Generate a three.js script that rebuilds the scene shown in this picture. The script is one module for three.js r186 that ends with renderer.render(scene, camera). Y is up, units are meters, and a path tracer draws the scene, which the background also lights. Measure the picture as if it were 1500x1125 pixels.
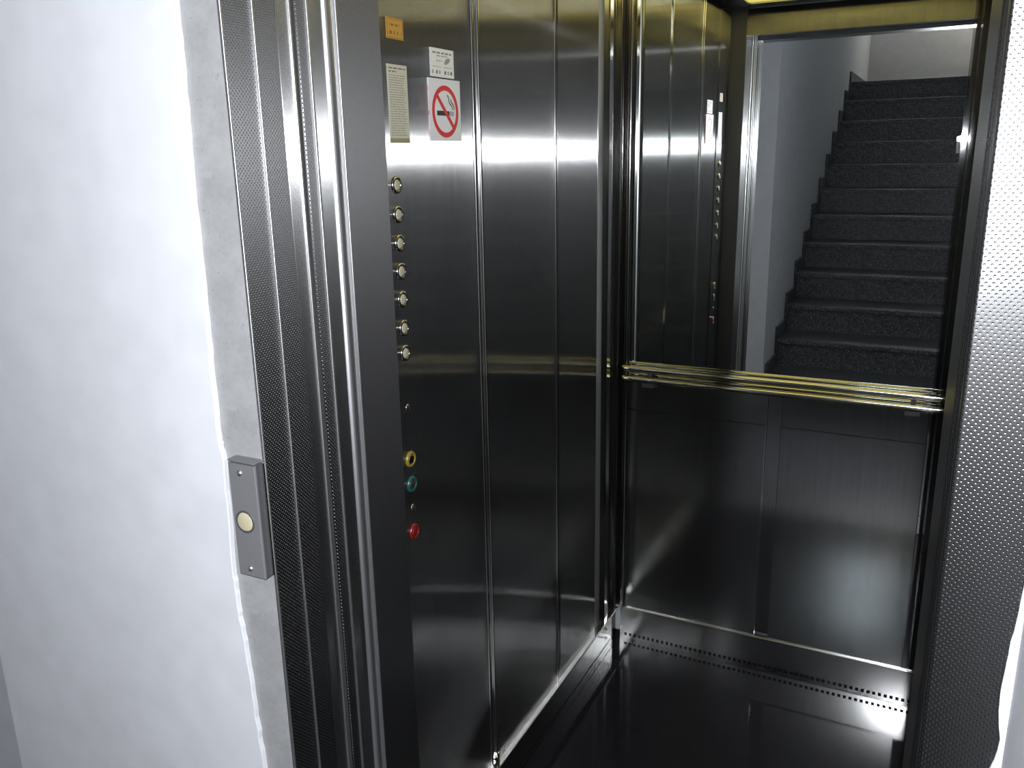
import * as THREE from 'three';
import { mergeGeometries, toCreasedNormals } from 'three/addons/utils/BufferGeometryUtils.js';
import { RectAreaLightUniformsLib } from 'three/addons/lights/RectAreaLightUniformsLib.js';
RectAreaLightUniformsLib.init();

// ---------------------------------------------------------------- camera, light, exposure
const R = Math.PI / 180;
const scene = new THREE.Scene();
const camera = new THREE.PerspectiveCamera(48.49, 4 / 3, 0.01, 60);
camera.rotation.order = 'YXZ';
camera.position.set(0, 1.52, 0);
camera.rotation.set(-15.005 * R, 26.98 * R, -1.095 * R);
scene.add(camera);

const renderer = new THREE.WebGLRenderer({ antialias: true });
renderer.toneMapping = THREE.LinearToneMapping;
renderer.toneMappingExposure = 1.0;
renderer.shadowMap.enabled = true;

// the daylight outside the stair window
scene.background = new THREE.Color().setRGB(0.78, 0.9, 1.0);
scene.backgroundIntensity = 11;

// the flash of the compact camera that took the picture, a little right of and above its lens
const FLASH = [0.0115, 1.557, 0.018];
const flash = new THREE.SpotLight(new THREE.Color().setRGB(0.91, 0.94, 1.0), 12, 0, 82 * R, 0.55, 2);
flash.name = 'camera_flash';
flash.position.set(...FLASH);
flash.shadow.radius = 0.5;
flash.castShadow = true;
const fwd = new THREE.Vector3(0, 0, -1).applyEuler(camera.rotation);
flash.target.position.copy(flash.position).add(fwd);
scene.add(flash, flash.target);

// the luminous ceiling of the cab
const CEIL = 2.06;
const cabLamp = new THREE.RectAreaLight(new THREE.Color().setRGB(1.0, 0.8, 0.18), 0.03, 0.7, 0.96);
cabLamp.name = 'cab_ceiling_light';
cabLamp.position.set(-0.38, CEIL - 0.016, -1.74);
cabLamp.rotation.x = -Math.PI / 2;
scene.add(cabLamp);

// the wall lamp at the head of the stairs
const stairLamp = new THREE.PointLight(new THREE.Color().setRGB(1.0, 0.9, 0.74), 1.5);
stairLamp.name = 'stair_light';
stairLamp.position.set(0.25, 3.05, 5.0);
stairLamp.shadow.radius = 3;
stairLamp.castShadow = true;
scene.add(stairLamp);

// ---------------------------------------------------------------- helpers
let seed = 7;
const rnd = () => { seed = (seed + 0x6d2b79f5) | 0; let t = Math.imul(seed ^ (seed >>> 15), 1 | seed); t = (t + Math.imul(t ^ (t >>> 7), 61 | t)) ^ t; return ((t ^ (t >>> 14)) >>> 0) / 4294967296; };
const names = new Map();
function numbered(n) { const k = names.get(n) ?? 0; names.set(n, k + 1); return k ? n + '_' + String(k).padStart(3, '0') : n; }
function mesh(name, geo, mat, parent) {
  const m = new THREE.Mesh(geo, mat);
  m.name = parent ? name : numbered(name);
  m.castShadow = m.receiveShadow = true;
  (parent ?? scene).add(m);
  return m;
}
function group(name, [x, y, z] = [0, 0, 0]) { const g = new THREE.Group(); g.name = numbered(name); g.position.set(x, y, z); scene.add(g); return g; }
function tag(o, label, category, grp, kind) {
  if (label) o.userData.label = label;
  if (category) o.userData.category = category;
  if (grp) o.userData.group = grp;
  if (kind) o.userData.kind = kind;
  return o;
}
const struct = (o, label, category) => tag(o, label, category, null, 'structure');

// box from corner to corner, uv in metres
function bx(x0, x1, y0, y1, z0, z1) {
  const w = x1 - x0, h = y1 - y0, d = z1 - z0, g = new THREE.BoxGeometry(w, h, d), uv = g.attributes.uv;
  const s = [[d, h], [d, h], [w, d], [w, d], [w, h], [w, h]];
  for (let i = 0; i < uv.count; i++) { const [a, b] = s[i >> 2]; uv.setXY(i, uv.getX(i) * a, uv.getY(i) * b); }
  g.translate((x0 + x1) / 2, (y0 + y1) / 2, (z0 + z1) / 2);
  return g;
}
const merge = (...g) => mergeGeometries(g.flat().map((a) => (a.index ? a.toNonIndexed() : a)));
// creased normals for details under a centimetre: the add-on tells vertices apart by hundredths of a unit
const creased = (g, deg) => toCreasedNormals(g.scale(1000, 1000, 1000), deg * R).scale(0.001, 0.001, 0.001);
// rounds the corners of a polygon [[x, z, radius?], ...]
function rounded(pts, r0 = 0.002, n = 4) {
  const out = [];
  pts.forEach((p, i) => {
    const a = pts[(i + pts.length - 1) % pts.length], b = pts[(i + 1) % pts.length], r = p[2] ?? r0;
    const u = [a[0] - p[0], a[1] - p[1]], v = [b[0] - p[0], b[1] - p[1]], lu = Math.hypot(...u), lv = Math.hypot(...v);
    const c = Math.min(r, lu * 0.49, lv * 0.49);
    if (c < 1e-5) { out.push([p[0], p[1]]); return; }
    const s = [p[0] + (u[0] / lu) * c, p[1] + (u[1] / lu) * c], e = [p[0] + (v[0] / lv) * c, p[1] + (v[1] / lv) * c];
    for (let k = 0; k <= n; k++) {
      const t = k / n, q = 1 - t;
      out.push([q * q * s[0] + 2 * q * t * p[0] + t * t * e[0], q * q * s[1] + 2 * q * t * p[1] + t * t * e[1]]);
    }
  });
  return out;
}
// upright prism over a polygon in plan; u runs round the outline, v up, both in metres
function prism(pts, y0, y1, crease = 40) {
  let a = 0;
  pts.forEach((p, i) => { const q = pts[(i + 1) % pts.length]; a += p[0] * q[1] - q[0] * p[1]; });
  if (a > 0) pts = pts.slice().reverse();
  // long sides get a short strip at each end, so that rounded corners do not bend the shading of the flat between
  const caps = pts;
  pts = pts.flatMap((p, i) => {
    const q = pts[(i + 1) % pts.length], l = Math.hypot(q[0] - p[0], q[1] - p[1]), t = 0.0004 / l;
    return l > 0.0025 ? [p, [p[0] + (q[0] - p[0]) * t, p[1] + (q[1] - p[1]) * t], [q[0] - (q[0] - p[0]) * t, q[1] - (q[1] - p[1]) * t]] : [p];
  });
  const pos = [], uv = [];
  let u = 0;
  pts.forEach((p, i) => {
    const q = pts[(i + 1) % pts.length], l = Math.hypot(q[0] - p[0], q[1] - p[1]);
    const A = [p[0], y0, p[1]], B = [q[0], y0, q[1]], C = [q[0], y1, q[1]], D = [p[0], y1, p[1]];
    pos.push(...A, ...B, ...C, ...A, ...C, ...D);
    uv.push(u, y0, u + l, y0, u + l, y1, u, y0, u + l, y1, u, y1);
    u += l;
  });
  const flat = caps.map((p) => new THREE.Vector2(p[0], p[1]));
  for (const t of THREE.ShapeUtils.triangulateShape(flat, [])) {
    const [i, j, k] = t.map((n) => flat[n]);
    const cr = (j.x - i.x) * (k.y - i.y) - (j.y - i.y) * (k.x - i.x);
    const up = cr < 0 ? [i, j, k] : [i, k, j];
    for (const v of up) { pos.push(v.x, y1, v.y); uv.push(v.x, v.y); }
    for (const v of [up[0], up[2], up[1]]) { pos.push(v.x, y0, v.y); uv.push(v.x, v.y); }
  }
  const g = new THREE.BufferGeometry();
  g.setAttribute('position', new THREE.Float32BufferAttribute(pos, 3));
  g.setAttribute('uv', new THREE.Float32BufferAttribute(uv, 2));
  g.computeVertexNormals();
  return crease ? creased(g, crease) : g;
}
// bar along x with a rounded cross-section given as [z, y] points
function barX(pts, x0, x1, crease = 40) { const g = prism(pts.map(([z, y]) => [y, z]), x0, x1, crease); g.applyMatrix4(new THREE.Matrix4().set(0, 1, 0, 0, 1, 0, 0, 0, 0, 0, 1, 0, 0, 0, 0, 1)); return flip(g); }
function flip(g) {   // turns the winding after a mirroring
  for (const k of Object.keys(g.attributes)) {
    const a = g.attributes[k], s = a.itemSize;
    for (let i = 0; i < a.count; i += 3) for (let c = 0; c < s; c++) { const t = a.array[(i + 1) * s + c]; a.array[(i + 1) * s + c] = a.array[(i + 2) * s + c]; a.array[(i + 2) * s + c] = t; }
  }
  g.computeVertexNormals();
  return creased(g, 40);
}
// cylinder whose axis points along +x, centred at 0
const discX = (r, d, n = 32) => { const g = new THREE.CylinderGeometry(r, r, d, n); g.rotateZ(-Math.PI / 2); return g; };
const lathe = (pts, axis, n = 32) => { const g = new THREE.LatheGeometry(pts.map((p) => new THREE.Vector2(...p)), n); if (axis === 'x') g.rotateZ(-Math.PI / 2); if (axis === 'z') g.rotateX(Math.PI / 2); return g; };

// ---------------------------------------------------------------- textures
function data(w, h, f, srgb) {
  const a = new Uint8Array(w * h * 4);
  for (let y = 0; y < h; y++) for (let x = 0; x < w; x++) {
    const v = f(x, y), i = (y * w + x) * 4, c = Array.isArray(v) ? v : [v, v, v];
    for (let k = 0; k < 3; k++) a[i + k] = Math.max(0, Math.min(255, Math.round(c[k] * 255)));
    a[i + 3] = 255;
  }
  const t = new THREE.DataTexture(a, w, h);
  t.wrapS = t.wrapT = THREE.RepeatWrapping; t.magFilter = THREE.LinearFilter; t.minFilter = THREE.LinearFilter;
  if (srgb) t.colorSpace = THREE.SRGBColorSpace;
  t.needsUpdate = true;
  return t;
}
const sized = (t, mu, mv = mu) => { t.repeat.set(1 / mu, 1 / mv); return t; };
function noiseGrid(n) { const g = new Float32Array(n * n).map(() => rnd()); return (x, y) => { const xi = Math.floor(x), yi = Math.floor(y), fx = x - xi, fy = y - yi, s = fx * fx * (3 - 2 * fx), t = fy * fy * (3 - 2 * fy), at = (i, j) => g[((j % n + n) % n) * n + ((i % n + n) % n)]; return (at(xi, yi) * (1 - s) + at(xi + 1, yi) * s) * (1 - t) + (at(xi, yi + 1) * (1 - s) + at(xi + 1, yi + 1) * s) * t; }; }
const n64 = noiseGrid(64), n32 = noiseGrid(32);
// stamped dot pattern of the frame steel: staggered dimples, 5.6 by 6 mm a tile
const dotTile = sized(data(64, 64, (x, y) => {
  const u = x / 64, v = y / 64;
  let d = 1;
  for (const [cx, cy] of [[0.25, 0.25], [0.75, 0.75], [-0.25, 0.75], [1.25, 0.25], [0.25, 1.25], [0.75, -0.25]]) d = Math.min(d, Math.hypot((u - cx) / 0.25, (v - cy) / 0.19));
  return d >= 1 ? 1 : 0.5 - 0.5 * Math.cos(d * Math.PI);
}), 0.0056, 0.006);
// hair-fine vertical brushing: varies across, hardly along
const brushColor = sized(data(256, 128, (x, y) => { const v = 0.93 + 0.05 * n64(x / 4, y / 16) + 0.02 * n32(x / 8, y / 4); return [v, v, v]; }, true), 0.3, 1.3);
// profile of the brushing lines, 0.7 mm wide: a flat part, then a flank that turns through every angle up to wide
const brushNormal = (share, wide) => sized(data(64, 2, (x) => {
  const k = 64 * (1 - share), a = x < k ? 0 : wide * (((x - k) / (63 - k)) * 2 - 1);
  return [0.5 + 0.5 * Math.sin(a), 0.5, 0.5 + 0.5 * Math.cos(a)];
}), 0.0007, 1);
const plasterBump = sized(data(256, 256, (x, y) => 0.5 * n64(x / 4, y / 4) + 0.35 * n32(x / 8, y / 8) + 0.15 * rnd()), 0.35);
const plasterColor = sized(data(256, 256, (x, y) => { const v = 0.955 + 0.03 * n32(x / 8, y / 8) + 0.015 * n64(x / 4, y / 4); return [v, v, v]; }, true), 1.3);
const granite = sized(data(512, 512, (x, y) => {
  const c = n64(x / 8, y / 8), f = n64(x / 8 * 3.0, y / 8 * 3.0), s = rnd();
  let v = 0.16 + 0.16 * c + 0.12 * f;
  if (n32(x / 4 + 9, y / 4 + 3) > 0.7) v += 0.2;
  if (n64(x / 2.5, y / 2.5) < 0.24) v -= 0.1;
  v += 0.05 * (s - 0.5);
  return [v * 0.97, v, v * 1.04];
}, true), 0.64);
const rubber = sized(data(256, 256, (x, y) => { const v = 0.085 + 0.02 * n32(x / 8, y / 8) + 0.015 * rnd(); return [v, v, v * 1.1]; }, true), 0.4);
const filmColor = sized(data(256, 256, (x, y) => { const v = 0.9 + 0.07 * n32(x / 16, y / 16) + 0.04 * n64(x / 4, y / 4) - (n64(x / 3 + 5, y / 3) > 0.93 ? 0.12 : 0); return [v, v, v * 0.99]; }, true), 0.3);

// ---------------------------------------------------------------- materials
const P = (o) => new THREE.MeshPhysicalMaterial(o);
const C = (r, g, b) => new THREE.Color().setRGB(r, g, b);
const M = {
  plaster: P({ color: C(0.55, 0.555, 0.575), map: plasterColor, roughness: 0.9, bumpMap: plasterBump, bumpScale: 0.00004 }),
  ceiling: P({ color: C(0.6, 0.6, 0.59), roughness: 0.95 }),
  raw: P({ color: C(0.6, 0.61, 0.63), roughness: 0.95, bumpMap: plasterBump, bumpScale: 0.002 }),
  brushed: P({ color: C(0.41, 0.41, 0.4), metalness: 1, roughness: 0.15, normalMap: brushNormal(0.9, 1.3), map: brushColor, anisotropy: 1 }),
  brushedFine: P({ color: C(0.41, 0.41, 0.4), metalness: 1, roughness: 0.26, normalMap: brushNormal(0.5, 1.15), anisotropy: 0.9 }),
  dots: P({ color: C(0.15, 0.15, 0.15), metalness: 1, roughness: 0.27, bumpMap: dotTile, bumpScale: 0.00024 }),
  dotsReveal: P({ color: C(0.15, 0.15, 0.15), metalness: 1, roughness: 0.42, bumpMap: dotTile, bumpScale: 0.0006, anisotropy: 0.9 }),
  cutEdge: P({ color: C(0.55, 0.55, 0.55), metalness: 1, roughness: 0.4 }),
  satin: P({ color: C(0.55, 0.55, 0.56), metalness: 1, roughness: 0.38 }),
  film: P({ color: C(0.31, 0.31, 0.315), map: filmColor, roughness: 0.5, metalness: 0.1, bumpMap: dotTile, bumpScale: 0.00005 }),
  polished: P({ color: C(0.42, 0.415, 0.4), metalness: 1, roughness: 0.12 }),
  bright: P({ color: C(0.4, 0.4, 0.41), metalness: 1, roughness: 0.02 }),
  chrome: P({ color: C(0.72, 0.71, 0.68), metalness: 1, roughness: 0.08 }),
  rail: P({ color: C(0.5, 0.5, 0.46), metalness: 1, roughness: 0.08 }),
  mirror: P({ color: C(0.8, 0.83, 0.81), metalness: 1, roughness: 0 }),
  mirrorEdge: P({ color: C(0.2, 0.3, 0.27), roughness: 0.2 }),
  concrete: P({ color: C(0.3, 0.3, 0.29), roughness: 0.95 }),
  galvanised: P({ color: C(0.35, 0.36, 0.37), metalness: 1, roughness: 0.5 }),
  gapShade: P({ color: C(0.025, 0.025, 0.025), roughness: 0.7 }),  // near-black tone painted in for the shade of the door gap
  floor: P({ color: C(0.9, 0.9, 1), map: rubber, roughness: 0.07 }),
  granite: P({ color: C(0.75, 0.75, 0.78), map: granite, roughness: 0.35 }),
  alu: P({ color: C(0.13, 0.13, 0.13), metalness: 1, roughness: 0.45 }),
  greyPlate: P({ color: C(0.2, 0.2, 0.205), metalness: 0.4, roughness: 0.42 }),
  housing: P({ color: C(0.05, 0.05, 0.053), roughness: 0.5 }),
  screw: P({ color: C(0.6, 0.6, 0.6), metalness: 1, roughness: 0.35 }),
  cream: P({ color: C(0.4, 0.36, 0.24), roughness: 0.4 }),
  pale: P({ color: C(0.26, 0.25, 0.18), roughness: 0.25 }),
  blackPlastic: P({ color: C(0.012, 0.012, 0.013), roughness: 0.45 }),
  yellow: P({ color: C(0.16, 0.12, 0.016), roughness: 0.35 }),
  teal: P({ color: C(0.006, 0.05, 0.045), roughness: 0.35 }),
  red: P({ color: C(0.12, 0.004, 0.004), roughness: 0.35 }),
  glow: P({ color: C(0.8, 0.7, 0.4), roughness: 0.6, emissive: C(1.0, 0.8, 0.18), emissiveIntensity: 0.85 }),
  flashGlow: P({ color: C(0.9, 0.9, 0.9), roughness: 0.3, emissive: C(1, 1, 1), emissiveIntensity: 30 }),
  lampGlow: P({ color: C(0.8, 0.8, 0.75), roughness: 0.6, emissive: C(1.0, 0.9, 0.72), emissiveIntensity: 2.0 }),
  glass: P({ color: C(1, 1, 1), roughness: 0, transmission: 1, thickness: 0 }),
  frameWhite: P({ color: C(0.75, 0.75, 0.75), roughness: 0.45 }),
};

// ---------------------------------------------------------------- key measures (metres; lift floor at y = 0)
const XL = -0.839, XR = 0.08, ZB = -2.362, ZF = -1.117;    // cab inside
const JL = -0.7745, JR = 0.0255, ZD = -0.798, HEAD = 1.958;   // door opening and the face of its frame
const ZW = 0.44, XS = -0.916, RISE = 0.175, RUN = 0.303;   // opposite wall, stair side wall, steps
const STAIR0 = 0.56;                                       // first riser
const UP = RISE * 12, ZL = STAIR0 + RUN * 12, ZE = 5.5;    // upper landing and its end wall
const TOP = 2.75, TOP2 = 4.7, XSR = 0.42;

// ---------------------------------------------------------------- the landing (hall) in front of the lift
struct(mesh('floor', merge(bx(-2.6, 0.9, -0.12, 0, -0.797, STAIR0), bx(-2.7, -1.407, -0.12, 0, -1.5, -0.797)), M.granite), 'dark speckled granite floor of the landing before the lift', 'floor');
struct(mesh('ceiling', bx(-2.6, 0.9, TOP, TOP + 0.15, -1.6, ZW), M.ceiling), 'white plastered ceiling of the landing', 'ceiling');
{ // plastered wall beside the frame, its edge trowelled unevenly onto the steel
  const s = new THREE.Shape();
  s.moveTo(-1.407, 0); s.lineTo(-0.842, 0);
  const edge = [[0.3, -0.836], [0.55, -0.829], [0.64, -0.8285], [0.73, -0.835], [0.84, -0.8395], [0.9, -0.846], [0.955, -0.8475], [1.13, -0.8425], [1.16, -0.8473], [1.3, -0.8455], [1.47, -0.8436], [1.6, -0.8395], [1.7, -0.8365], [1.85, -0.838], [1.99, -0.84]];
  let py = 0, px = -0.842;
  for (const [y, x] of edge) {
    for (let k = 1; k <= 8; k++) { const t = k / 8; s.lineTo(px + (x - px) * t + (rnd() - 0.5) * 0.0022, py + (y - py) * t); }
    py = y; px = x;
  }
  s.lineTo(-0.84, TOP); s.lineTo(-1.407, TOP); s.closePath();
  const g = new THREE.ExtrudeGeometry(s, { depth: 0.009, bevelEnabled: true, bevelThickness: 0.0015, bevelSize: 0.0012, bevelSegments: 2, steps: 1 });
  g.translate(0, 0, -0.8);
  const w = merge(g, bx(-1.407, -0.865, 0, TOP, -0.884, -0.7995));
  struct(mesh('wall_front', w, M.plaster), 'white plastered wall beside the lift door with the call button', 'wall');
}
struct(mesh('wall_recess', merge(bx(-2.6, -1.407, 0, TOP, -1.5, -1.0), bx(-1.45, -1.407, 0, TOP, -1.0, -0.7925)), M.plaster), 'white wall set back behind the corner of the landing', 'wall');
struct(mesh('wall_left', bx(-2.7, -2.6, 0, TOP, -1.5, ZW), M.plaster), 'white wall closing the landing corridor', 'wall');
{ // right of the door: a ragged plaster edge and the side wall running towards the camera
  const s = new THREE.Shape();
  s.moveTo(0.12, 0);
  const edge = [[0, 0.088], [0.5, 0.087], [0.8, 0.083], [0.9, 0.082], [0.9607, 0.0855], [0.973, 0.0886], [0.985, 0.0898], [0.9957, 0.0904], [1.01, 0.0878], [1.0233, 0.0862], [1.043, 0.0853], [1.0622, 0.0861], [1.078, 0.087], [1.0937, 0.0873], [1.105, 0.0889], [1.1215, 0.0898], [1.14, 0.0906], [1.16, 0.0914], [1.25, 0.0925], [1.6, 0.093], [2, 0.0925]];
  for (const [y, x] of edge) s.lineTo(x, y);
  s.lineTo(0.09, TOP); s.lineTo(0.12, TOP); s.closePath();
  const g = new THREE.ExtrudeGeometry(s, { depth: 0.003, bevelEnabled: true, bevelThickness: 0.001, bevelSize: 0.0008, bevelSegments: 2, steps: 1 });
  g.translate(0, 0, -0.797);
  struct(mesh('wall_front_edge', g, M.raw), 'ragged white plaster edge against the dotted steel frame', 'plaster');
}
struct(mesh('wall_right', bx(0.0935, 0.3, 0, TOP, -0.884, -0.3), M.plaster), 'white wall pier running out beside the right door frame', 'wall');
struct(mesh('wall_far_right', bx(0.8, 0.9, 0, TOP, -0.4, ZW), M.plaster), 'white wall closing the landing on the far side', 'wall');
struct(mesh('wall_pier_back', bx(0.3, 0.9, 0, TOP, -0.884, -0.4), M.plaster), 'white wall behind the pier', 'wall');
struct(mesh('wall_above_door', bx(-0.865, 0.0935, 2.03, TOP, -0.884, -0.795), M.plaster), 'white wall above the lift door', 'wall');
// opposite the lift: wall beside the stairs, stair side wall, end wall with its window
struct(mesh('wall_opposite', merge(bx(-2.6, XS, 0, TOP, ZW, ZW + 0.12), bx(-2.6, 0.9, TOP, TOP2, ZW - 0.12, ZW), bx(XSR, 0.9, 0, TOP, ZW, ZW + 0.12)), M.plaster), 'white wall opposite the lift beside the foot of the stairs', 'wall');
struct(mesh('wall_stair_side', bx(XS - 0.15, XS, 0, TOP2, ZW + 0.12, ZE), M.plaster), 'white wall rising along the granite stairs', 'wall');
struct(mesh('wall_stair_far_side', bx(XSR, XSR + 0.15, 0, TOP2, ZW + 0.12, ZE), M.plaster), 'white wall on the far side of the granite stairs', 'wall');
const WX0 = -0.8, WX1 = -0.15, WY0 = 3.2, WY1 = 4.35;
struct(mesh('wall_stair_end', merge(bx(XS - 0.15, XSR + 0.15, 0, WY0, ZE, ZE + 0.15), bx(XS - 0.15, XSR + 0.15, WY1, TOP2, ZE, ZE + 0.15), bx(XS - 0.15, WX0, WY0, WY1, ZE, ZE + 0.15), bx(WX1, XSR + 0.15, WY0, WY1, ZE, ZE + 0.15)), M.plaster), 'white wall at the head of the stairs', 'wall');
struct(mesh('ceiling_stairs', bx(XS - 0.15, XSR + 0.15, TOP2, TOP2 + 0.15, ZW - 0.12, ZE + 0.15), M.ceiling), 'white ceiling above the stairs', 'ceiling');
{
  const w = group('window_1', [(WX0 + WX1) / 2, WY0, ZE + 0.07]);
  struct(w, 'white framed stair window above the head of the stairs', 'window');
  const a = (WX1 - WX0) / 2, h = WY1 - WY0;
  mesh('window_frame', merge(bx(-a, a, 0, 0.05, -0.03, 0.03), bx(-a, a, h - 0.05, h, -0.03, 0.03), bx(-a, -a + 0.05, 0.05, h - 0.05, -0.03, 0.03), bx(a - 0.05, a, 0.05, h - 0.05, -0.03, 0.03)), M.frameWhite, w);
  mesh('pane', bx(-a + 0.05, a - 0.05, 0.05, h - 0.05, -0.002, 0.002), M.glass, w);
}

{
  const l = group('wall_lamp', [XSR, 3.05, 5.0]);
  tag(l, 'round glass wall lamp at the head of the stairs', 'lamp');
  mesh('back_plate', bx(-0.02, 0, -0.08, 0.08, -0.08, 0.08), M.frameWhite, l);
  mesh('lamp_globe', new THREE.SphereGeometry(0.075, 32, 20).translate(-0.09, 0, 0), M.lampGlow, l);
}
// ---------------------------------------------------------------- the stairs
{
  const st = group('staircase', [0, 0, STAIR0]);
  tag(st, 'dark speckled granite staircase climbing away opposite the lift, seen in the mirror', 'stairs');
  const tread = barX(rounded([[-0.02, -0.03, 0.002], [-0.02, 0, 0.011], [RUN, 0, 0], [RUN, -0.03, 0]], 0.002), XS + 0.002, XSR - 0.002), riser = bx(XS + 0.002, XSR - 0.002, 0.001, RISE - 0.03, 0, 0.02);
  for (let k = 0; k < 12; k++) {
    mesh('riser', riser, M.granite, st).position.set(0, k * RISE, k * RUN);
    if (k < 11) mesh('tread', tread, M.granite, st).position.set(0, (k + 1) * RISE, k * RUN);
  }
  mesh('landing_slab', barX(rounded([[11 * RUN - 0.02, UP - 0.03, 0.002], [11 * RUN - 0.02, UP, 0.011], [ZE - STAIR0 - 0.002, UP, 0], [ZE - STAIR0 - 0.002, UP - 0.03, 0]], 0.002), XS + 0.002, XSR - 0.002), M.granite, st);
  // stepped skirting on the side wall, one piece a step
  const H = 0.085;
  for (let k = 0; k < 12; k++) {
    const s = new THREE.Shape();   // x = z of the stairs, y = height
    const z = k * RUN, y = k * RISE, z1 = k < 11 ? z + RUN : ZE - STAIR0 - 0.002;
    s.moveTo(z - 0.02 - H * 0.55, y + (k ? 0 : 0.001));
    s.lineTo(z, y + (k ? 0 : 0.001)); s.lineTo(z, y + RISE); s.lineTo(z1 - (k < 11 ? H * 0.55 + 0.02 : 0), y + RISE);
    s.lineTo(z1 - (k < 11 ? H * 0.55 + 0.02 : 0), y + RISE + H); s.lineTo(z - 0.02 - H * 0.55, y + RISE + H); s.closePath();
    const g = new THREE.ExtrudeGeometry(s, { depth: 0.014, bevelEnabled: false });
    g.applyMatrix4(new THREE.Matrix4().set(0, 0, 1, XS + 0.001, 0, 1, 0, 0, 1, 0, 0, 0, 0, 0, 0, 1));
    mesh('skirting_piece', flip(g.index ? g.toNonIndexed() : g), M.granite, st);
  }
}
struct(mesh('trim_stair_base', merge(bx(XS - 0.15, XSR + 0.15, -0.12, 0, STAIR0, ZE)), M.granite), 'granite base under the stairs', 'floor');

// ---------------------------------------------------------------- landing door frame
{
  const f = group('door_frame', [0, 0, 0]);
  tag(f, 'dotted stainless steel door frame of the lift landing', 'door frame');
  // plan of the left jamb: front leg, two stepped reveals
  const left = rounded([[-0.862, -0.7985, 0], [JL, ZD, 0.003], [JL, -0.8465, 0.0012], [JL + 0.0022, -0.8485, 0.0016], [JL + 0.0005, -0.8905, 0.002], [-0.80, -0.8905, 0], [-0.80, -0.83, 0], [-0.862, -0.83, 0]]);
  mesh('jamb', prism(left, 0, HEAD + 0.07), M.dotsReveal, f);
  mesh('edge_bead', prism(rounded([[JL + 0.0034, -0.8468, 0.001], [JL + 0.0034, -0.8496, 0.001], [JL - 0.003, -0.8496, 0], [JL - 0.003, -0.8468, 0]], 0.001), 0, HEAD + 0.07), M.cutEdge, f);
  mesh('corner_edge', prism(rounded([[JL - 0.0035, ZD + 0.0009, 0.0004], [JL + 0.0006, ZD + 0.0009, 0.0016], [JL + 0.0006, ZD - 0.002, 0.0004], [JL - 0.0035, ZD - 0.002, 0]], 0.0005), 0, HEAD + 0.07), M.cutEdge, f);
  mesh('film_covered_face', bx(-0.8615, JL - 0.0035, 0, HEAD + 0.07, ZD, ZD + 0.0008), M.film, f).userData.label = 'pale grey filmed face of the steel jamb';
  const right = rounded([[0.12, -0.799, 0], [JR, ZD, 0.003], [JR, -0.8465, 0.0012], [JR - 0.0022, -0.8485, 0.0016], [JR, -0.8905, 0.002], [0.06, -0.8905, 0], [0.06, -0.83, 0], [0.12, -0.83, 0]]);
  mesh('jamb', prism(right, 0, HEAD + 0.07), M.dots, f);
  mesh('frame_head', bx(JL, JR, HEAD, HEAD + 0.07, -0.89, ZD), M.dots, f);
}
// landing door leaf slid away into the wall, its nose beside the jamb
{
  const d = group('landing_door', [0, 0, 0]);
  tag(d, 'brushed steel landing door leaf slid open behind the frame', 'door');
  mesh('leaf', prism(rounded([[JL - 0.001, -0.8925, 0.0015], [JL - 0.001, -0.9195, 0.0025], [-1.16, -0.9195, 0], [-1.16, -0.8925, 0]]), 0.012, HEAD + 0.03), M.brushedFine, d);
  mesh('edge_strip', prism(rounded([[JL + 0.0012, -0.916, 0.0008], [JL + 0.0012, -0.9195, 0.0008], [JL - 0.003, -0.9195, 0], [JL - 0.003, -0.916, 0]], 0.0008), 0.012, HEAD + 0.03), M.cutEdge, d);
  mesh('gap_shade', bx(-1.15, JL - 0.0025, 0.012, HEAD + 0.02, -0.9293, -0.9197), M.gapShade, d);  // added black strip: the shade of the deep gap between the leaves
}
// car doors: two leaves
{
  const d = group('car_door', [0, 0, 0]);
  tag(d, 'narrow dotted edge of the outer car door leaf slid open', 'door');
  mesh('leaf', prism(rounded([[JL + 0.0, -0.930, 0.002], [JL - 0.001, -0.952, 0.003], [-1.16, -0.952, 0], [-1.16, -0.93, 0]]), 0.012, HEAD + 0.02), M.dotsReveal, d);
  mesh('edge_strip', prism(rounded([[JL + 0.0018, -0.9495, 0.001], [JL + 0.0018, -0.9535, 0.001], [JL - 0.004, -0.9535, 0], [JL - 0.004, -0.9495, 0]], 0.001), 0.012, HEAD + 0.02), M.cutEdge, d);
  const e = group('car_door', [0, 0, 0]);
  tag(e, 'brushed inner car door leaf with a polished rounded nose, slid open', 'door');
  mesh('leaf', prism(rounded([[JL - 0.003, -0.9545, 0.002], [JL - 0.003, -0.986, 0.001], [-1.1, -0.986, 0], [-1.1, -0.9545, 0]]), 0.012, HEAD + 0.02), M.brushedFine, e);
  const nose = [];
  for (let k = 0; k <= 12; k++) { const a = -Math.PI / 2 + (k / 12) * Math.PI; nose.push([JL - 0.0065 + 0.0085 * Math.cos(a), -0.998 - 0.0115 * Math.sin(a)]); }
  nose.push([-0.81, -1.0095], [-0.81, -0.9865]);
  mesh('rounded_nose', prism(nose, 0.012, HEAD + 0.02), M.satin, e);
  mesh('edge_strip', prism(rounded([[JL + 0.0032, -1.0086, 0.0008], [JL + 0.0032, -1.0116, 0.0008], [JL - 0.006, -1.0116, 0], [JL - 0.006, -1.0086, 0]], 0.0008), 0.012, HEAD + 0.02), M.cutEdge, e);
  // runners at the foot of the leaves
  for (const [g, z] of [[d, -0.941], [e, -0.97]]) mesh('guide_shoe', bx(-0.93, -0.87, 0.001, 0.012, z - 0.006, z + 0.006), M.blackPlastic, g);
}
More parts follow.
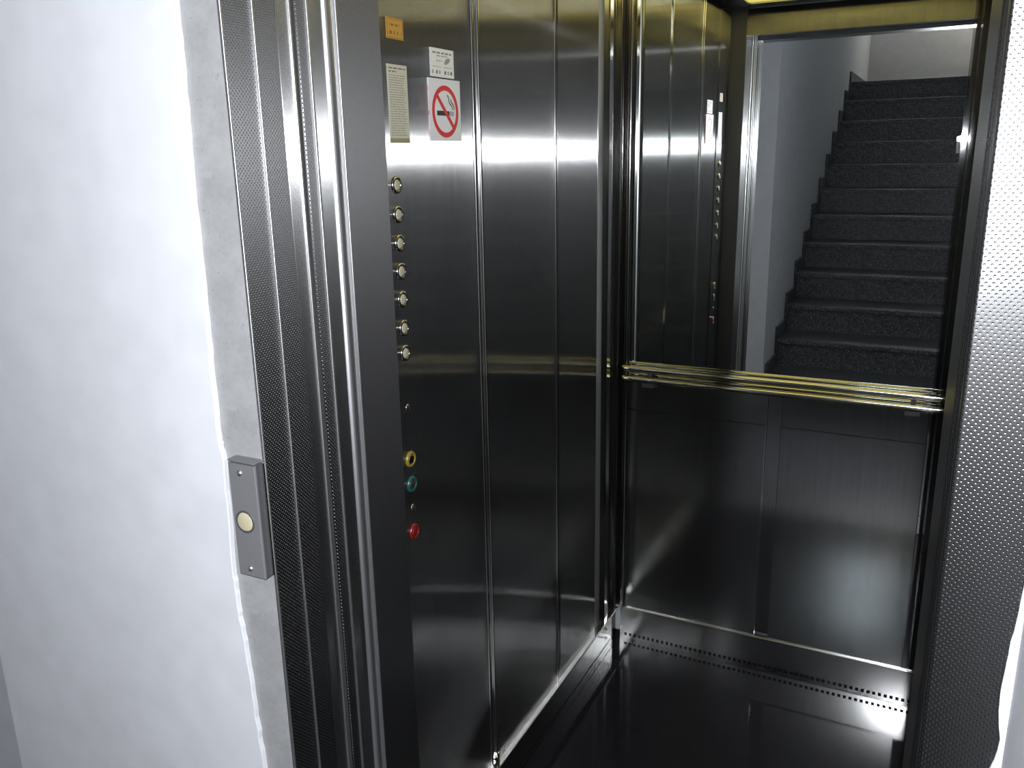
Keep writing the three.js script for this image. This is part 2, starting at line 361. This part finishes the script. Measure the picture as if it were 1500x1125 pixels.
struct(mesh('door_sill', merge(bx(-0.9, 0.1, -0.05, 0, -0.925, -0.797), bx(-0.9, 0.1, -0.05, 0, -1.117, -0.934)), M.alu), 'ribbed aluminium door sills of the lift', 'sill');

// ---------------------------------------------------------------- the cab
struct(mesh('floor_cab', bx(XL - 0.03, XR + 0.03, -0.05, 0, ZB - 0.03, ZF), M.floor), 'glossy black rubber floor of the lift cab', 'floor');
{
  const c = group('ceiling_cab', [0, CEIL, 0]);
  struct(c, 'ceiling of the lift cab with a warm luminous panel', 'ceiling');
  mesh('ceiling_plate', bx(XL - 0.03, XR + 0.03, 0, 0.05, ZB - 0.03, ZF + 0.1), M.brushed, c);
  mesh('light_panel', bx(-0.74, -0.02, -0.008, 0, -2.23, -1.25), M.glow, c);
  mesh('light_frame', merge(bx(-0.77, 0.01, -0.014, 0, -2.26, -2.23), bx(-0.77, 0.01, -0.014, 0, -1.25, -1.22), bx(-0.77, -0.74, -0.014, 0, -2.23, -1.25), bx(-0.02, 0.01, -0.014, 0, -2.23, -1.25)), M.polished, c);
}
// left wall: backing, brushed panels, joint trims
{
  const w = group('wall_left_cab', [XL, 0, 0]);
  struct(w, 'brushed steel side wall of the lift cab', 'wall');
  mesh('backing', bx(-0.03, -0.006, 0.108, CEIL, ZB - 0.03, ZF), M.galvanised, w);
  const pan = (z0, z1) => mesh('panel', prism(rounded([[0, z0, 0.0015], [0, z1, 0.0015], [-0.006, z1, 0], [-0.006, z0, 0]], 0.0015), 0.112, CEIL), M.brushed, w);
  pan(-1.2855, -1.5017); pan(-1.5335, -1.8897); pan(-1.9124, -2.17);
  const bead = (z, r, x = 0) => { const p = []; for (let k = 0; k <= 10; k++) { const a = -Math.PI / 2 + (k / 10) * Math.PI; p.push([x + r * Math.cos(a), z - r * Math.sin(a)]); } p.push([-0.006, z - r], [-0.006, z + r]); return p; };
  // wide joint: two beads with a flat between
  mesh('joint_strip', bx(-0.006, -0.002, 0.112, CEIL, -1.5335, -1.5017), M.polished, w);
  mesh('bead', prism(bead(-1.506, 0.004), 0.112, CEIL), M.chrome, w);
  mesh('bead', prism(bead(-1.529, 0.004), 0.112, CEIL), M.chrome, w);
  mesh('joint_strip', bx(-0.006, -0.003, 0.112, CEIL, -1.9124, -1.8897), M.polished, w);
  mesh('bead', prism(bead(-1.893, 0.003), 0.112, CEIL), M.chrome, w);
  mesh('clip', merge(bx(-0.004, 0.006, 0.112, 0.14, -1.534, -1.522), bx(-0.004, 0.006, 0.112, 0.126, -1.518, -1.503)), M.chrome, w);
}
// corner posts
{
  const prof = [[-0.839, -2.172, 0.002], [-0.847, -2.176, 0.003], [-0.847, -2.222, 0.003], [-0.832, -2.232, 0.004], [-0.832, -2.262, 0.004], [-0.842, -2.272, 0.004], [-0.842, -2.305, 0.004], [-0.83, -2.318, 0.004], [-0.83, -2.338, 0.003], [-0.8375, -2.342, 0.001], [-0.8375, -2.3555, 0.001], [-0.826, -2.3555, 0.003], [-0.822, -2.347, 0.003], [-0.81, -2.347, 0.003], [-0.806, -2.358, 0.001], [-0.806, -2.38, 0], [-0.868, -2.38, 0], [-0.868, -2.172, 0]];
  struct(mesh('trim_1', prism(rounded(prof), 0.112, CEIL), M.polished), 'polished ribbed steel corner post beside the mirror', 'corner post');
  const r = [[0.0067, -2.38, 0], [0.0067, -2.3535, 0.0005], [0.0205, -2.3535, 0.0005], [0.0215, -2.356, 0.0005], [0.0235, -2.356, 0.0005], [0.0245, -2.354, 0.0005], [0.075, -2.354, 0.002], [0.079, -2.345, 0.002], [0.079, -2.28, 0.002], [0.11, -2.28, 0], [0.11, -2.38, 0]];
  struct(mesh('trim_2', prism(rounded(r), 0.112, CEIL), M.bright), 'polished steel corner post where the handrail ends', 'corner post');
}
// right wall (almost edge on) and front returns
struct(mesh('wall_right_cab', bx(XR, XR + 0.03, 0, CEIL, -2.28, ZF), M.brushed), 'brushed steel wall of the lift cab behind the right door jamb', 'wall');
{
  const w = group('wall_front_cab', [0, 0, 0]);
  struct(w, 'front returns and transom of the lift cab around the doorway', 'wall');
  mesh('return_panel', prism(rounded([[JL, -1.0125, 0.003], [JL, ZF, 0.004], [XL - 0.03, ZF, 0], [XL - 0.03, -1.0125, 0]]), 0, CEIL), M.dotsReveal, w);
  const CR = 0.018;   // edge of the closing side
  mesh('return_panel', prism(rounded([[JR + 0.004, -0.93, 0.001], [JR + 0.002, -0.978, 0.001], [JR + 0.004, -0.98, 0.001], [JR + 0.003, -1.005, 0.001], [JR, -1.007, 0.001], [CR, ZF, 0.001], [XR + 0.03, ZF, 0], [XR + 0.03, -0.93, 0]], 0.001), 0, CEIL), M.dots, w);
  mesh('transom', bx(JL, JR, HEAD - 0.004, 2.05, ZF + 0.002, ZF + 0.04), M.brushed, w);
  mesh('door_header', bx(-1.1, JR, HEAD + 0.022, CEIL, -1.075, -0.93), M.galvanised, w);
}
// back wall: lower panels, strip, band
{
  const w = group('wall_back', [0, 0, ZB]);
  struct(w, 'back wall of the lift cab, brushed steel below the mirror', 'wall');
  mesh('backing', bx(-0.806, 0.0067, 0.106, CEIL, -0.03, -0.004), M.galvanised, w);
  const pan = (x0, x1, y0, y1) => mesh('panel', prism(rounded([[x0, 0.007, 0.0012], [x1, 0.007, 0.0012], [x1, 0, 0], [x0, 0, 0]], 0.0012), y0, y1), M.brushedBack, w);
  M.brushedBack = P({ color: C(0.41, 0.41, 0.4), metalness: 1, roughness: 0.14, map: brushColor, anisotropy: 0.4 });
  pan(-0.806, -0.4, 0.107, 0.7735); pan(-0.36, 0.0067, 0.107, 0.7735);
  pan(-0.806, -0.4, 0.7755, 0.865); pan(-0.36, 0.0067, 0.7755, 0.865);
  mesh('joint_strip', bx(-0.4, -0.36, 0.107, 0.865, -0.002, 0.0015), M.polished, w);
  mesh('bead', bx(-0.4015, -0.399, 0.107, 0.865, 0.004, 0.0085), M.chrome, w);
  mesh('clip', bx(-0.4, -0.36, 0.107, 0.119, 0.0015, 0.008), M.rail, w);
}
{
  const m = group('mirror', [0, 0, ZB]);
  tag(m, 'large frameless mirror above the handrail reflecting the staircase', 'mirror');
  mesh('mirror_pane', bx(-0.806, 0.0067, 0.867, CEIL, 0.006, 0.007), M.mirror, m);
  mesh('mirror_back', bx(-0.8055, 0.0062, 0.867, CEIL, 0, 0.006), M.mirrorEdge, m);
}
// perforated skirtings
function skirting(len, pitch) {   // in x, y; holes along the lower edge
  const s = new THREE.Shape();
  s.moveTo(0, 0.001); s.lineTo(len, 0.001); s.lineTo(len, 0.107); s.lineTo(0, 0.107); s.closePath();
  const n = Math.floor((len - 0.02) / pitch);
  for (let k = 0; k < n; k++) {
    const x = (len - (n - 1) * pitch) / 2 + k * pitch, h = new THREE.Path();
    h.moveTo(x - 0.0042, 0.0125); h.lineTo(x - 0.0042, 0.0225); h.lineTo(x + 0.0042, 0.0225); h.lineTo(x + 0.0042, 0.0125); h.closePath();
    s.holes.push(h);
  }
  return new THREE.ExtrudeGeometry(s, { depth: 0.003, bevelEnabled: false });
}
{
  const b = group('baseboard_back', [-0.82, 0, ZB + 0.01]);
  struct(b, 'perforated brushed steel skirting under the back wall', 'skirting');
  mesh('plate', skirting(0.89, 0.0152), M.brushedBack, b);
  mesh('top_bead', barX(rounded([[-0.006, 0.105], [-0.006, 0.112], [0.0045, 0.112], [0.0045, 0.105]], 0.002), 0, 0.89), M.polished, b);
  const a = group('baseboard_left', [XL + 0.002, 0, ZB + 0.018]);
  struct(a, 'perforated brushed steel skirting along the control panel wall', 'skirting');
  a.rotation.y = Math.PI / 2;
  const g = skirting(1.225, 0.0152); g.translate(-1.225, 0, 0);
  mesh('plate', g, M.brushedBack, a);
  mesh('top_bead', barX(rounded([[-0.006, 0.105], [-0.006, 0.112], [0.013, 0.112], [0.013, 0.106], [0.003, 0.105]], 0.002), -1.225, 0), M.polished, a);
}
// ---------------------------------------------------------------- handrail
{
  const h = group('handrail', [-0.385, 0.8925, ZB + 0.033]);
  tag(h, 'double tube steel handrail along the bottom of the mirror', 'handrail');
  const tube = new THREE.CylinderGeometry(0.0095, 0.0095, 0.862, 24); tube.rotateZ(Math.PI / 2);
  for (const y of [0.0155, -0.0155]) {
    mesh('tube', tube, M.rail, h).position.set(0, y, 0);
    for (const s of [-1, 1]) { const c = lathe([[0, 0.004], [0.006, 0.0035], [0.0095, 0]], 'x', 24); if (s < 0) c.rotateY(Math.PI); mesh('end_cap', c, M.rail, h).position.set(s * 0.431, y, 0); }
  }
  for (const x of [-0.352, 0.351]) mesh('bracket', merge(bx(x - 0.018, x + 0.018, -0.036, -0.024, -0.026, 0.008), bx(x - 0.006, x + 0.006, -0.026, 0.012, -0.012, -0.004), bx(x - 0.018, x + 0.018, -0.04, -0.024, -0.028, -0.022)), M.blackPlastic, h);
}
// ---------------------------------------------------------------- control panel
{
  const c = group('control_panel', [XL, 0, -1.2245]);
  tag(c, 'tall narrow steel control panel with a column of round floor buttons', 'control panel');
  mesh('face_plate', prism(rounded([[0.004, 0.1, 0.001], [0.004, -0.057, 0.0015], [-0.006, -0.0595, 0], [-0.006, 0.1, 0]], 0.0015), 0.112, CEIL), M.brushed, c);
  const ring = lathe([[0.0098, 0], [0.0098, 0.0035], [0.0112, 0.0045], [0.0142, 0.0035], [0.0148, 0]], 'x');
  const groove = discX(0.0098, 0.001), cap = lathe([[0, 0.0042], [0.006, 0.004], [0.0082, 0.0032], [0.009, 0.001]], 'x');
  const button = (y, capMat, ringMat) => {
    const b = mesh('button', cap, capMat, c); b.position.set(0.0045, y, 0);
    mesh('bezel', ring, ringMat, b).position.set(-0.0005, 0, 0);
    mesh('bezel_groove', groove, M.blackPlastic, b);
    return b;
  };
  [1.4756, 1.427, 1.3788, 1.3308, 1.2823, 1.2315, 1.1866].forEach((y) => button(y, M.pale, M.polished));
  button(0.9878, M.polished, M.yellow).userData.label = 'button in a yellow ring';
  button(0.9392, M.blackPlastic, M.teal).userData.label = 'button in a green ring';
  button(0.8447, M.red, M.red).userData.label = 'red alarm button';
  for (const y of [1.086, 0.893]) { const k = mesh('key_switch', lathe([[0, 0.003], [0.005, 0.003], [0.0065, 0]], 'x'), M.polished, c); k.position.set(0.0045, y, 0); mesh('key_slot', bx(0.0028, 0.0034, -0.0035, 0.0035, -0.0006, 0.0006), M.blackPlastic, k); }
}
// ---------------------------------------------------------------- stickers and notices on the cab wall
function printed(w, h, draw) {
  const c = document.createElement('canvas'); c.width = w; c.height = h;
  const g = c.getContext('2d'); draw(g, w, h);
  const t = new THREE.CanvasTexture(c); t.colorSpace = THREE.SRGBColorSpace; t.magFilter = THREE.LinearFilter;
  return P({ color: C(0.68, 0.68, 0.68), map: t, roughness: 0.55 });
}
const dashes = (g, x0, x1, y, hgt, lo, hi) => { let x = x0; while (x < x1) { const w = Math.min(x1 - x, lo + rnd() * (hi - lo)); g.fillRect(x, y, w, hgt); x += w + hgt * (0.7 + rnd()); } };
function sheet(name, label, category, z0, z1, y0, y1, x, mat, thick = 0.0012) {
  const w = Math.abs(z1 - z0), h = y1 - y0, g = new THREE.BoxGeometry(thick, h, w);
  const o = mesh(name, g, mat); o.position.set(x + thick / 2, (y0 + y1) / 2, (z0 + z1) / 2);
  return tag(o, label, category);
}
sheet('notice', 'tall pale paper notice of close printed lines above the floor buttons', 'notice', -1.214, -1.2715, 1.5432, 1.667, XL + 0.0045, printed(256, 560, (g, w, h) => {
  g.fillStyle = '#b9b6a4'; g.fillRect(0, 0, w, h);
  g.fillStyle = '#55534a'; dashes(g, 20, 235, 22, 9, 20, 60); dashes(g, 20, 120, 46, 9, 16, 40);
  g.fillStyle = '#77746a';
  for (let y = 74; y < h - 60; y += 17) dashes(g, 20, 200 + rnd() * 36, y, 6, 8, 34);
  g.fillStyle = '#8a8467'; g.fillRect(0, h - 36, w, 36);
}));
sheet('rating_plate', 'small brass coloured plate near the top of the control panel', 'plate', -1.218, -1.266, 1.706, 1.738, XL + 0.0045, printed(240, 160, (g, w, h) => {
  g.fillStyle = '#b0832c'; g.fillRect(0, 0, w, h);
  g.strokeStyle = '#7d5a1c'; g.lineWidth = 6; g.strokeRect(10, 10, w - 20, h - 20);
  g.fillStyle = '#6e4f1a'; dashes(g, 60, 190, 46, 16, 18, 50); dashes(g, 40, 210, 100, 26, 14, 34);
}), 0.0015);
sheet('label_sheet', 'white printed label stuck above the no smoking sign', 'label', -1.354, -1.4345, 1.6575, 1.7055, XL + 0.0002, printed(400, 240, (g, w, h) => {
  g.fillStyle = '#d9d9d6'; g.fillRect(0, 0, w, h);
  g.fillStyle = '#6b6b6b'; dashes(g, 40, 360, 30, 14, 20, 60); dashes(g, 110, 290, 58, 9, 16, 40);
  g.fillStyle = '#8b8b8b'; dashes(g, 100, 200, 98, 10, 12, 36); g.beginPath(); g.ellipse(285, 100, 55, 22, -0.4, 0, 7); g.fill();
  dashes(g, 40, 180, 150, 8, 12, 30); dashes(g, 230, 360, 150, 8, 12, 30);
  g.fillStyle = '#3c3c3c'; dashes(g, 30, 190, 184, 30, 10, 26); dashes(g, 235, 370, 184, 30, 10, 26);
}));
sheet('no_smoking_sign', 'square no smoking sign with a red ring and struck out cigarette', 'sign', -1.3425, -1.451, 1.548, 1.6545, XL + 0.0002, printed(512, 512, (g, w, h) => {
  g.fillStyle = '#d6d7da'; g.fillRect(0, 0, w, h);
  g.fillStyle = '#141414'; g.fillRect(118, 262, 205, 40);
  g.fillStyle = '#8d8d90'; g.fillRect(332, 262, 26, 40); g.fillRect(366, 262, 26, 40);
  g.strokeStyle = '#1c1c1c'; g.lineWidth = 13; g.lineCap = 'round';
  g.beginPath(); g.moveTo(372, 244); g.bezierCurveTo(372, 200, 320, 215, 318, 170); g.bezierCurveTo(316, 150, 306, 140, 296, 132); g.stroke();
  g.beginPath(); g.moveTo(400, 244); g.bezierCurveTo(404, 195, 356, 200, 350, 165); g.stroke();
  g.strokeStyle = '#c41a20'; g.lineWidth = 42; g.lineCap = 'butt';
  g.beginPath(); g.arc(256, 268, 196, 0, 7); g.stroke();
  g.lineWidth = 38; g.beginPath(); g.moveTo(118, 130); g.lineTo(394, 406); g.stroke();
}), 0.003);
// ---------------------------------------------------------------- call button
{
  const c = group('call_button_panel', [-0.8002, 1.0549, ZD + 0.001]);
  tag(c, 'grey steel call button box on the door jamb with one round cream button', 'call button');
  mesh('housing', prism(rounded([[-0.0225, 0, 0], [-0.0225, 0.0135, 0], [0.0225, 0.0135, 0.0008], [0.0225, 0, 0]], 0.0005), -0.082, 0.0815), M.housing, c).userData.label = 'dark housing';
  mesh('cover_plate', prism(rounded([[-0.0228, 0.0135, 0], [-0.0228, 0.0168, 0.001], [0.0228, 0.0168, 0.001], [0.0228, 0.0135, 0]], 0.001), -0.083, 0.079), M.greyPlate, c);
  mesh('top_lip', prism(rounded([[-0.0228, 0, 0], [-0.0228, 0.0172, 0.001], [0.0228, 0.0172, 0.001], [0.0228, 0, 0]], 0.001), 0.0815, 0.0835), M.greyPlate, c);
  mesh('foot_gasket', prism([[-0.0225, 0], [-0.0225, 0.0155], [0.0225, 0.0155], [0.0225, 0]], -0.0845, -0.083), M.housing, c);
  mesh('edge_trim', prism(rounded([[0.0226, 0, 0], [0.0226, 0.003, 0.0008], [0.0252, 0.003, 0.0008], [0.0252, 0, 0]], 0.0008), -0.083, 0.079), M.chrome, c);
  const b = mesh('button', lathe([[0, 0.0022], [0.0122, 0.002], [0.0135, 0]], 'z'), M.cream, c); b.position.set(-0.002, -0.003, 0.0168);
  mesh('button_ring', lathe([[0.0135, 0], [0.0135, 0.0014], [0.016, 0.0014], [0.016, 0]], 'z'), M.housing, b);
  for (const [x, y] of [[-0.004, 0.066], [-0.0025, -0.0725]]) mesh('screw', lathe([[0, 0.003], [0.003, 0.0024], [0.0045, 0.0008], [0.0046, 0]], 'z', 20), M.screw, c).position.set(x, y, 0.0168);
}
// ---------------------------------------------------------------- the compact camera whose flash shows in the mirror
{
  const c = group('compact_camera', [-0.0145, 1.486, 0.03]);
  tag(c, 'small camera whose flash flares in the mirror beside the stairs', 'camera');
  mesh('body', prism(rounded([[0.008, 0], [0.085, 0], [0.085, 0.024], [0.008, 0.024]], 0.005), 0.004, 0.085), M.blackPlastic, c);
  mesh('flash_window', bx(0.011, 0.041, 0.062, 0.08, -0.002, 0), M.flashGlow, c);
}
// ---------------------------------------------------------------- lift shaft around the cab
struct(mesh('wall_shaft', merge(bx(-1.445, -1.41, -0.3, TOP, -2.6, -0.885), bx(-1.46, 0.35, -0.3, TOP, -2.7, -2.6), bx(0.3, 0.35, -0.3, TOP, -2.6, -0.885), bx(-1.46, 0.35, -0.4, -0.3, -2.7, -0.797), bx(-1.46, 0.35, TOP, TOP + 0.1, -2.7, -0.797)), M.concrete), 'concrete lift shaft behind the cab', 'shaft');

renderer.render(scene, camera);
